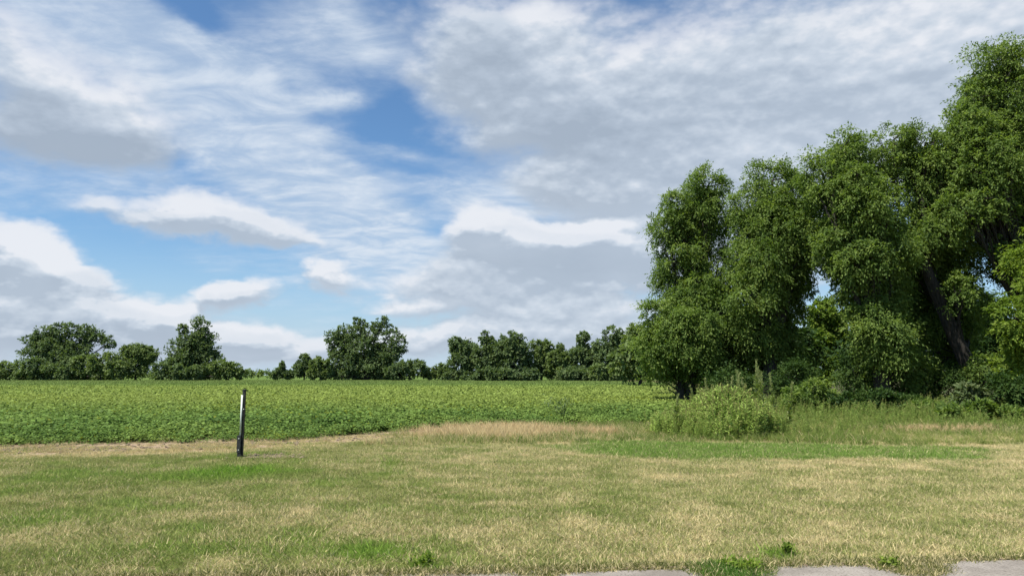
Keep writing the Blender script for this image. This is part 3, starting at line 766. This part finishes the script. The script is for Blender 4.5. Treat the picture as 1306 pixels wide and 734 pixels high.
# ------------------------------------------------------------------ big trees on the right
SP = dict(mat=LEAF_WILLOW, L=.140, Wd=.060, limbs_parts=True, fill=.75, per=30, clump=.35, droop=.5, grow=1.12, spread=.45)
tree('willow_tree', 'leftmost big willow, lobed crown over a low bright skirt beside the dead stump', 'tree', 40, 880,
     [(902, 238, 34, 32), (862, 258, 24, 20), (850, 292, 28, 26), (905, 290, 50, 38, 1), (868, 335, 42, 34), (915, 345, 44, 40, 1),
      (850, 405, 42, 28, -1), (835, 440, 34, 32, -1), (880, 425, 46, 34, -2), (918, 400, 44, 34, -1.5), (900, 465, 56, 30, -.5), (838, 472, 30, 20, 0), (935, 455, 40, 40, 1)],
     182000, trunk_r=.30, **SP)
tree('willow_tree', 'second big willow from the left, broad domed crown left of the bright gap', 'tree', 38.5, 985,
     [(985, 230, 42, 34), (955, 262, 34, 34), (1018, 250, 34, 44, 1), (985, 295, 52, 44), (955, 330, 40, 36), (1000, 350, 40, 32),
      (960, 375, 44, 38, -1), (955, 420, 44, 36, 0), (1000, 470, 50, 34, 1.5), (975, 440, 44, 40, 1.5), (1010, 300, 34, 40, -1), (1034, 320, 24, 34, 1), (1000, 395, 26, 34, 1), (1030, 366, 12, 15, 1)],
     182000, trunk_r=.34, **SP)
tree('willow_tree', 'middle willow of the clump with hanging foliage right of the bright gap', 'tree', 36, 1130,
     [(1072, 188, 34, 28), (1050, 225, 36, 36), (1098, 205, 36, 36, 1), (1075, 262, 46, 40), (1115, 262, 44, 44, -1), (1095, 315, 44, 40),
      (1135, 318, 40, 46, -1), (1112, 370, 44, 40), (1128, 420, 50, 42, -.5), (1090, 335, 34, 30, -1), (1150, 470, 56, 36, .5), (1110, 440, 30, 34, 0), (1050, 290, 32, 40, 1), (1060, 325, 24, 26, 0), (1072, 372, 14, 20, 0)],
     186000, trunk_r=.34, **SP)
tree('willow_tree', 'flat topped willow left of the tallest tree, with a thick dark trunk leaning left', 'tree', 36.5, 1262,
     [(1140, 178, 40, 28), (1180, 182, 42, 28), (1165, 222, 52, 38), (1205, 232, 44, 44, 1), (1185, 285, 50, 38), (1160, 300, 36, 34),
      (1215, 395, 44, 40, 1), (1190, 440, 56, 44, 3), (1180, 380, 40, 36, 3), (1230, 290, 40, 34, 1), (1215, 340, 36, 34, 3), (1160, 345, 40, 40, 2), (1240, 390, 34, 34, 3), (1222, 375, 20, 34, -1.2), (1252, 470, 26, 20, -1.2), (1205, 300, 22, 26, -1.2)],
     182000, trunk_r=.31, lean=(-2.7, 0, 7.0), **SP)
tree('willow_tree', 'tallest willow, open airy top against the sky at the right edge', 'tree', 36, 1325,
     [(1262, 78, 42, 38), (1300, 70, 44, 34), (1242, 125, 36, 34), (1285, 125, 50, 40), (1250, 175, 46, 40), (1300, 190, 50, 50), (1345, 130, 60, 70, 1),
      (1240, 228, 44, 34), (1282, 248, 44, 34, 0), (1345, 260, 60, 70, 1), (1225, 262, 34, 28, -1), (1228, 160, 30, 36, 0), (1216, 208, 36, 34, 0), (1265, 215, 40, 40, -1), (1262, 290, 44, 30, 0), (1262, 330, 44, 30, 1), (1300, 350, 34, 32, 0)],
     186000, trunk_r=.34, **SP)
tree('willow_tree', 'willow cut by the right edge, bright lower boughs beside the leaning trunk', 'tree', 32, 1345,
     [(1296, 405, 36, 40, -1), (1320, 440, 44, 44, 0), (1350, 330, 70, 60, 1), (1360, 420, 60, 60, 1), (1300, 465, 34, 30, 0), (1400, 250, 70, 80, 2)],
     60000, mat=LEAF_BRIGHT, L=.16, Wd=.07, limbs_parts=True, fill=.7, clump=.3, per=30, trunk_r=.26)
# gap tree, sunlight put into its leaf colour, and darker growth behind
tree('backdrop_tree', 'sunlit bright green tree seen through the gap between the willows', 'tree', 60, 1052,
     [(1045, 398, 24, 22), (1064, 400, 24, 24), (1050, 425, 26, 24), (1030, 440, 28, 26), (1075, 450, 34, 34), (1045, 462, 34, 30), (1100, 430, 40, 44, 2)], 30000, LEAF_BRIGHT, .26, .13, trunk_r=.2)
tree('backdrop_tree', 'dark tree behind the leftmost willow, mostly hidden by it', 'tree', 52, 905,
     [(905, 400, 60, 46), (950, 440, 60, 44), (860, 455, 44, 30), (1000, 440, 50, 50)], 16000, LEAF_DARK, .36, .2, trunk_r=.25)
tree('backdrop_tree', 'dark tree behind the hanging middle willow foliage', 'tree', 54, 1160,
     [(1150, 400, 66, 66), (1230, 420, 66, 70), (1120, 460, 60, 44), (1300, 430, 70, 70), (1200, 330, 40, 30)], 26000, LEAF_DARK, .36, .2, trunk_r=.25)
tree('backdrop_tree', 'pale green tree just left of the leftmost willow, half hidden by its skirt', 'tree', 92, 815,
     [(812, 432, 22, 22), (800, 458, 26, 26), (830, 450, 34, 34), (850, 470, 40, 18)], 12000, LEAF_FARLIGHT, .5, .28, trunk_r=.2)

# shrubs under the trees
def shrub(label, px, Y, lobes, n, mat, L=.13, Wd=.06, cat='shrub', name='shrub'):
    return tree(name, label, cat, Y, px, lobes, n, mat, L, Wd, trunk_r=.04, per=16, clump=.42, droop=.2, spray=6)
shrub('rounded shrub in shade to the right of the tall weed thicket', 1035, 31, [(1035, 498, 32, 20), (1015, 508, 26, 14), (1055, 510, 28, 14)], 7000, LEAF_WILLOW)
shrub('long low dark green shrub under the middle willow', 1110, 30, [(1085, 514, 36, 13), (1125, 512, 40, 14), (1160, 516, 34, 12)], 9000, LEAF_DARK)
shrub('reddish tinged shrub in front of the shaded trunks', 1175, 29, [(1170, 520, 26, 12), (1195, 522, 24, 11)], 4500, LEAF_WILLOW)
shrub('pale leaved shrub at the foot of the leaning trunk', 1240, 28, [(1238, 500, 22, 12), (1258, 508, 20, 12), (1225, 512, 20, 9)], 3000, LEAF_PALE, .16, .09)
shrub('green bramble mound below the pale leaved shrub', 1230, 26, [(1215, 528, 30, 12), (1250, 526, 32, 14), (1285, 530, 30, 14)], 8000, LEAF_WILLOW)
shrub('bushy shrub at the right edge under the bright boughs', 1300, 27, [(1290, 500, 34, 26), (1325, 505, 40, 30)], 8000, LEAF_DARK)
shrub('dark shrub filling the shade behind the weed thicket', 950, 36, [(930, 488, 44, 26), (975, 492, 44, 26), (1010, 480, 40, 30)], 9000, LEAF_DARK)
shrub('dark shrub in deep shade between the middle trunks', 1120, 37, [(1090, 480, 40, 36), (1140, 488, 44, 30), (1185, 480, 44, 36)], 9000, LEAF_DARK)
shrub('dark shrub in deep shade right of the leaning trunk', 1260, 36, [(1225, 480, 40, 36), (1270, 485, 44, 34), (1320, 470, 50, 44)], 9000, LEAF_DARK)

# dead stump with shoots at the left foot of the first willow
st = empty('dead_stump', (*at(870, 515, 40)[:2], 0)); tag(st, 'dark broken stump with bare side shoots at the left foot of the willow', 'stump')
v, f = tube([(0, 0, -.1), (.03, 0, .5), (-.05, .02, 1.0), (.0, 0, 1.35)], [.36, .27, .22, .14], 10); link('trunk', mesh_np('trunk', v, f, 4, True), st, BARK)
for a, h_s, ln in ((2.9, .5, .7), (3.3, .8, .8), (0.2, .7, .7), (2.5, 1.0, .6), (.6, 1.1, .6)):
    e_pt = (math.cos(a) * ln, math.sin(a) * ln * .5, h_s + .35)
    v, f = tube(curve((0, 0, h_s - .2), e_pt, (0, 0, .12), 5), np.linspace(.07, .015, 5), 6); link('branch', mesh_np('branch', v, f, 4, True), st, BARK)

# ------------------------------------------------------------------ far tree line
FT = dict(L=.50, Wd=.30, clump=.30, per=34, droop=.2, spray=6)
def ft(label, Y, bx, lobes, n, mat=LEAF_FAR, name='field_tree', cat='tree', **kw):
    d = dict(FT); d.update(kw); base_y = 478 + EYE * F / Y
    if cat == 'tree' and len(lobes) > 4:          # boughs sweep down to the field
        a_ = min(l[0] - l[2] * .6 for l in lobes); b_ = max(l[0] + l[2] * .6 for l in lobes)
        lobes = lobes + [(q, base_y - 6 + rng.uniform(-2, 1), 12, 9, rng.uniform(-3, 1)) for q in np.linspace(a_, b_, max(3, int((b_ - a_) / 13)))]
    return tree(name, label, cat, Y, bx, lobes, int(n * 1.35), mat, d['L'], d['Wd'], clump=d['clump'], per=d['per'], droop=d['droop'], spray=d['spray'], grow=1.1, fill=.3)
ft('broad round topped tree at the far left with a tiny sky hole', 185, 85,
   [(40, 438, 14, 14), (58, 425, 14, 12), (75, 422, 14, 11), (92, 422, 15, 12), (110, 424, 12, 12), (122, 430, 12, 12), (140, 437, 8, 9), (60, 450, 34, 18), (105, 448, 22, 12), (70, 440, 18, 12), (85, 462, 40, 14)], 24000)
ft('low hedge bush at the left edge of the field', 178, 10, [(-20, 474, 30, 11), (8, 472, 14, 12), (25, 472, 14, 13)], 4500, LEAF_FARLIGHT, 'field_bush', 'bush')
ft('dark bush at the foot of the broad round topped tree', 176, 48, [(42, 470, 16, 14), (62, 472, 14, 12), (85, 474, 16, 10)], 4500, LEAF_FAR, 'field_bush', 'bush')
ft('rounded bushy tree between the two tall trees on the far left', 182, 172, [(160, 452, 14, 12), (176, 448, 18, 11), (190, 452, 14, 12), (170, 466, 26, 14)], 9000, LEAF_FARLIGHT)
ft('olive bush leaning on the right side of the broad round topped tree', 177, 128, [(108, 466, 18, 13), (130, 462, 20, 14), (148, 470, 16, 12)], 7000, LEAF_FARLIGHT, 'field_bush', 'bush')
ft('tall peaked tree left of the empty horizon, second tall tree from the left', 184, 245,
   [(257, 414, 13, 11), (233, 420, 7, 8), (264, 430, 14, 13), (238, 434, 15, 13), (222, 446, 14, 13), (268, 446, 12, 13), (248, 450, 24, 16), (235, 465, 32, 16), (272, 462, 16, 14), (258, 432, 16, 14)], 20000)
ft('low bush spreading from the right foot of the tall peaked tree', 180, 292, [(280, 468, 14, 10), (298, 472, 13, 12), (308, 477, 9, 7)], 4000, LEAF_FARLIGHT, 'field_bush', 'bush')
ft('dark bush under the left side of the tall peaked tree', 177, 215, [(205, 472, 14, 12), (228, 474, 14, 10), (250, 475, 16, 10)], 4500, LEAF_FAR, 'field_bush', 'bush')
ft('small pointed conifer like tree in the empty horizon gap', 184, 360, [(360, 467, 3.5, 7), (360, 474, 6, 6), (352, 478, 8, 5), (368, 477, 8, 6)], 2600, LEAF_FAR)
ft('small round dark tree at the left of the lone big tree', 182, 388, [(388, 460, 9, 9), (384, 470, 11, 9), (394, 468, 9, 11)], 5000)
ft('light green bush touching the left side of the lone big tree', 180, 410, [(404, 464, 10, 9), (414, 470, 12, 11), (400, 475, 10, 7)], 4500, LEAF_FARLIGHT, 'field_bush', 'bush')
ft('lone big twin topped tree in the middle of the far field edge', 184, 465,
   [(457, 412, 10, 8), (488, 412, 10, 9), (425, 430, 13, 13), (443, 424, 14, 13), (470, 425, 16, 14), (500, 428, 14, 13), (508, 440, 12, 14), (460, 442, 30, 18), (432, 446, 16, 14), (495, 448, 20, 16), (440, 465, 30, 16), (480, 466, 34, 16)], 24000)
ft('dark bush at the right foot of the lone big tree', 181, 526, [(515, 467, 14, 11), (532, 468, 12, 11), (505, 474, 16, 9)], 5000, LEAF_FAR, 'field_bush', 'bush')
ft('pale low scrub in the gap right of the lone big tree', 183, 556, [(548, 476, 12, 7), (565, 473, 12, 9), (580, 476, 10, 8)], 4000, LEAF_FARLIGHT, 'field_bush', 'bush')
ft('first tree of the right tree row with a ragged left top', 176, 592, [(580, 436, 10, 10), (590, 446, 16, 14), (604, 452, 16, 16), (588, 462, 20, 16), (612, 468, 18, 14)], 13000)
ft('tree with a thin crest in the right tree row, second from its left end', 174, 622, [(619, 430, 9, 9), (628, 442, 16, 12), (618, 456, 18, 14), (632, 466, 20, 16)], 11000)
ft('broad domed tree, the highest of the right tree row\'s left half', 172, 654, [(650, 434, 16, 11), (662, 432, 9, 8), (644, 448, 18, 14), (664, 450, 14, 14), (655, 466, 26, 14)], 13000)
ft('light feathery tree behind the domed tree in the right row', 174, 690, [(688, 441, 14, 10), (698, 450, 14, 12), (682, 458, 14, 14), (700, 468, 16, 14)], 9000, LEAF_FARLIGHT)
ft('bushy mid height tree with a small spike in the right row', 170, 718, [(715, 444, 5, 6), (712, 456, 14, 10), (726, 456, 14, 12), (716, 470, 20, 14)], 9000, LEAF_FARLIGHT)
ft('tree with a square tuft standing clear on top', 168, 744, [(744, 430, 9, 8), (740, 448, 14, 12), (752, 456, 14, 14), (745, 470, 18, 14)], 9000)
ft('tall dark tree just left of the big willows in the right row', 164, 780, [(783, 426, 15, 12), (768, 440, 14, 12), (790, 440, 16, 14), (778, 455, 22, 16), (798, 465, 20, 18)], 13000)
ft('pale green bush at the foot of the tall dark tree in the right row', 158, 768, [(765, 474, 13, 11), (780, 478, 12, 8)], 4000, LEAF_FARLIGHT, 'field_bush', 'bush')
ft('dark bush below the square tufted tree in the right row', 160, 735, [(728, 477, 14, 9), (748, 478, 10, 8)], 3500, LEAF_FAR, 'field_bush', 'bush')
ft('low dark bush under the domed tree in the right row', 164, 640, [(620, 477, 18, 10), (648, 478, 18, 9), (676, 478, 14, 9)], 5000, LEAF_FAR, 'field_bush', 'bush')
# very far woodland seen as a thin line
x = np.concatenate([np.linspace(-250, 160, 420)]); C = np.stack([x, 236 + 10 * np.sin(x / 40), .9 + 1.5 * vnoise(x, x * 0, 18, 5)], -1); R = rng.uniform(.9, 1.7, len(x))
wl = make_crown('far_woodland', [crown_from_clumps(C, R, unit(np.tile([0, -.4, 1.], (len(x), 1))), 36000, .7, .42, .1, 6)], LEAF_FARLIGHT, None)
tag(wl, 'thin line of distant woodland on the horizon behind the field', 'woodland', None, 'stuff')

# ------------------------------------------------------------------ marker post
m_black, t, out = mat_new('black_plastic')
tc2 = t.new('ShaderNodeTexCoord'); nn_ = t.noise(tc2.outputs['Object'], 14, 5, .6)
b = t.new('ShaderNodeBsdfPrincipled'); t.put(b.inputs['Base Color'], t.mix(t.ss(nn_, .4, .7), c4(.012, .014, .014), c4(.040, .042, .038)))
b.inputs['Roughness'].default_value = .55; t.put(out.inputs[0], b.outputs[0])
m_white, t, out = mat_new('weathered_white')
tc2 = t.new('ShaderNodeTexCoord'); nn_ = t.noise(tc2.outputs['Object'], 9, 6, .65)
b = t.new('ShaderNodeBsdfPrincipled'); t.put(b.inputs['Base Color'], t.mix(t.ss(nn_, .45, .75), c4(.72, .76, .68), c4(.42, .46, .36)))
b.inputs['Roughness'].default_value = .5; t.put(out.inputs[0], b.outputs[0])
import bmesh
def box_bm(bm, x0, x1, y0, y1, z0, z1, bev=.003):
    r = bmesh.ops.create_cube(bm, size=1.0)
    for v_ in r['verts']:
        v_.co = Vector(((x0 + x1) / 2 + v_.co.x * (x1 - x0), (y0 + y1) / 2 + v_.co.y * (y1 - y0), (z0 + z1) / 2 + v_.co.z * (z1 - z0)))
    if bev:
        es = list({e for v_ in r['verts'] for e in v_.link_edges})
        bmesh.ops.bevel(bm, geom=es, offset=bev, segments=2, affect='EDGES')
def bm_obj(name, fn, mat, parent):
    bm = bmesh.new(); fn(bm); me = bpy.data.meshes.new(name); bm.to_mesh(me); bm.free()
    return link(name, me, parent, mat)
PY = 14.9
pb = at(307.5, 580, PY); pt = at(312.5, 498, PY)
post = empty('marker_post', (pb[0], PY, float(height(pb[0], PY)))); tag(post, 'slim black marker post with a white strip standing at the bean field edge', 'post')
ph = pt[2] - float(height(pb[0], PY)); leanx = math.atan2(pt[0] - pb[0], ph)
post.rotation_euler = (math.radians(1.5), leanx, math.radians(-8))
def channel(bm):      # U-shaped rail, open to the left
    box_bm(bm, -.030, .044, -.006, .006, -.25, ph); box_bm(bm, .032, .044, -.048, -.0065, -.25, ph - .004)
    box_bm(bm, -.030, -.018, -.024, -.0065, -.25, ph - .35)
bm_obj('rail', channel, m_black, post)
def cap(bm):
    box_bm(bm, -.010, .052, -.054, .012, ph + .001, ph + .035, .008)
bm_obj('cap', cap, m_black, post)
def strip(bm):
    r = bmesh.ops.create_cone(bm, cap_ends=True, segments=14, radius1=.017, radius2=.017, depth=ph - .52)
    for v_ in r['verts']: v_.co = Vector((v_.co.x * 1.1 - .018, v_.co.y - .034, v_.co.z + (ph - .52) / 2 + .44))
so_ = bm_obj('white_strip', strip, m_white, post); so_.data.shade_smooth()
def sleeve(bm):
    box_bm(bm, -.066, .020, -.075, -.0255, .10, .438, .006); box_bm(bm, -.056, .030, -.066, -.0245, -.1, .0985, .006)
bm_obj('sleeve', sleeve, m_black, post)
for z in (.16, .38, .95):
    def bolt(bm, z=z):
        r = bmesh.ops.create_cone(bm, cap_ends=True, segments=8, radius1=.010, radius2=.008, depth=.012)
        for v_ in r['verts']: v_.co = Vector((v_.co.x + (-.02 if z < .5 else .038), v_.co.z - (.080 if z < .5 else .053), v_.co.y + z))
    bm_obj('bolt', bolt, m_white, post)
# bare clods of earth by the post
m_clod, t, out = mat_new('clod_earth')
tc2 = t.new('ShaderNodeTexCoord'); nn_ = t.noise(tc2.outputs['Object'], 20, 5, .6)
b = t.new('ShaderNodeBsdfPrincipled'); t.put(b.inputs['Base Color'], t.mix(nn_, c4(.11, .08, .05), c4(.26, .20, .13))); b.inputs['Roughness'].default_value = 1; t.put(out.inputs[0], b.outputs[0])
def clods(bm):
    for i in range(900):
        x_ = rng.uniform(-13, 2); y_ = float(field_edge(x_)) - .5 + rng.normal(0, .45)
        if rng.uniform() < .25: x_ = pb[0] + rng.normal(.4, .35); y_ = PY + rng.normal(.1, .2)
        s = rng.uniform(.012, .05); r = bmesh.ops.create_icosphere(bm, subdivisions=1, radius=s)
        z_ = float(height(x_, y_))
        for v_ in r['verts']: v_.co = Vector((v_.co.x * rng.uniform(.8, 1.3) + x_, v_.co.y * rng.uniform(.8, 1.3) + y_, v_.co.z * rng.uniform(.5, .9) + z_ + s * .2))
tag(bm_obj('earth_clods', clods, m_clod, None), 'crumbled brown earth clods along the bare field margin', 'earth', None, 'stuff')

# ------------------------------------------------------------------ sidewalk
m_conc, t, out = mat_new('concrete')
gp = t.new('ShaderNodeNewGeometry').outputs['Position']
n1 = t.noise(gp, 1.3, 6, .65); n2 = t.noise(gp, 60, 5, .7); n3 = t.noise(gp, 220, 2, .5)
c = t.mix(t.ss(n1, .35, .65), c4(.19, .165, .135), c4(.33, .295, .25)); c = t.mix(t.ss(n2, .48, .66), c, c4(.12, .10, .08)); c = t.mix(t.ss(n3, .62, .75), c, c4(.42, .39, .35))
b = t.new('ShaderNodeBsdfPrincipled'); t.put(b.inputs['Base Color'], c); b.inputs['Roughness'].default_value = .9
bp = t.new('ShaderNodeBump'); bp.inputs['Strength'].default_value = .6; bp.inputs['Distance'].default_value = .006
t.put(bp.inputs['Height'], t.math('ADD', n2, n3)); t.put(b.inputs['Normal'], bp.outputs[0]); t.put(out.inputs[0], b.outputs[0])
walk = empty('sidewalk', (E0[0], E0[1], 0)); tag(walk, kind='structure')
j0 = np.array(ground(925, 726)); s0 = float(np.dot(j0 - E0, ed)); SL = 1.56
ang = math.atan2(ed[1], ed[0]); walk.rotation_euler = (0, 0, ang)
for i in range(-6, 6):
    def slab(bm, i=i):
        a_ = s0 + i * SL + .008; b_ = s0 + (i + 1) * SL - .008
        box_bm(bm, a_, b_, -1.45, .0 + .012 * math.sin(i * 2.3), -.1, .022 + .004 * math.sin(i * 1.7), .010)
    bm_obj('slab', slab, m_conc, walk)
def crumbs(bm):
    for i in range(700):
        s_ = rng.uniform(-5, 9); q_ = -.015 + abs(rng.normal(0, .035)) - .05 * float(vnoise(s_, 0, .2, 6))
        p = E0 + s_ * ed + q_ * en; r0 = rng.uniform(.004, .015)
        r = bmesh.ops.create_icosphere(bm, subdivisions=1, radius=r0)
        for v_ in r['verts']: v_.co = Vector((v_.co.x * rng.uniform(.7, 1.4) + p[0], v_.co.y * rng.uniform(.7, 1.4) + p[1], v_.co.z * .6 + .026))
tag(bm_obj('edge_crumbs', crumbs, m_clod, None), 'crumbs of brown earth and grit lying along the sidewalk edge', 'earth', None, 'stuff')
# grass and crumbs creeping over the slab edge
n = 14000
s = rng.uniform(-6, 10, n); q = rng.uniform(-.42, .14, n)
ov = .06 * sm(-s, -1.2, 1.0) + .34 * (np.exp(-((s - s0) / .30) ** 4) * 1.2 + np.exp(-((s - s0 - SL) / .34) ** 4) * 1.1 + np.exp(-((s - s0 + SL) / .2) ** 2) * .5) + .10 * (vnoise(s, s * 0, .3, 4) - .3) + .05 * (vnoise(s, s * 0, .09, 5) - .5)
k = -q < ov
s, q = s[k], q[k]
P2 = E0[None] + s[:, None] * ed[None] - q[:, None] * en[None]
lushq = np.exp(-((s - s0) / .28) ** 2)
scatter('edge_grass', 'ragged grass creeping over the sidewalk edge', 'grass', np.stack([P2[:, 0], P2[:, 1], np.full(len(s), .012)], -1), rng.uniform(0, 6.28, len(s)), .2,
        rng.uniform(.6, 1.1, len(s)), np.hstack([lerp((.13, .15, .035), (.09, .19, .028), lushq), (np.clip(.5 - .4 * lushq, 0, 1))[:, None]]), lc, 7)
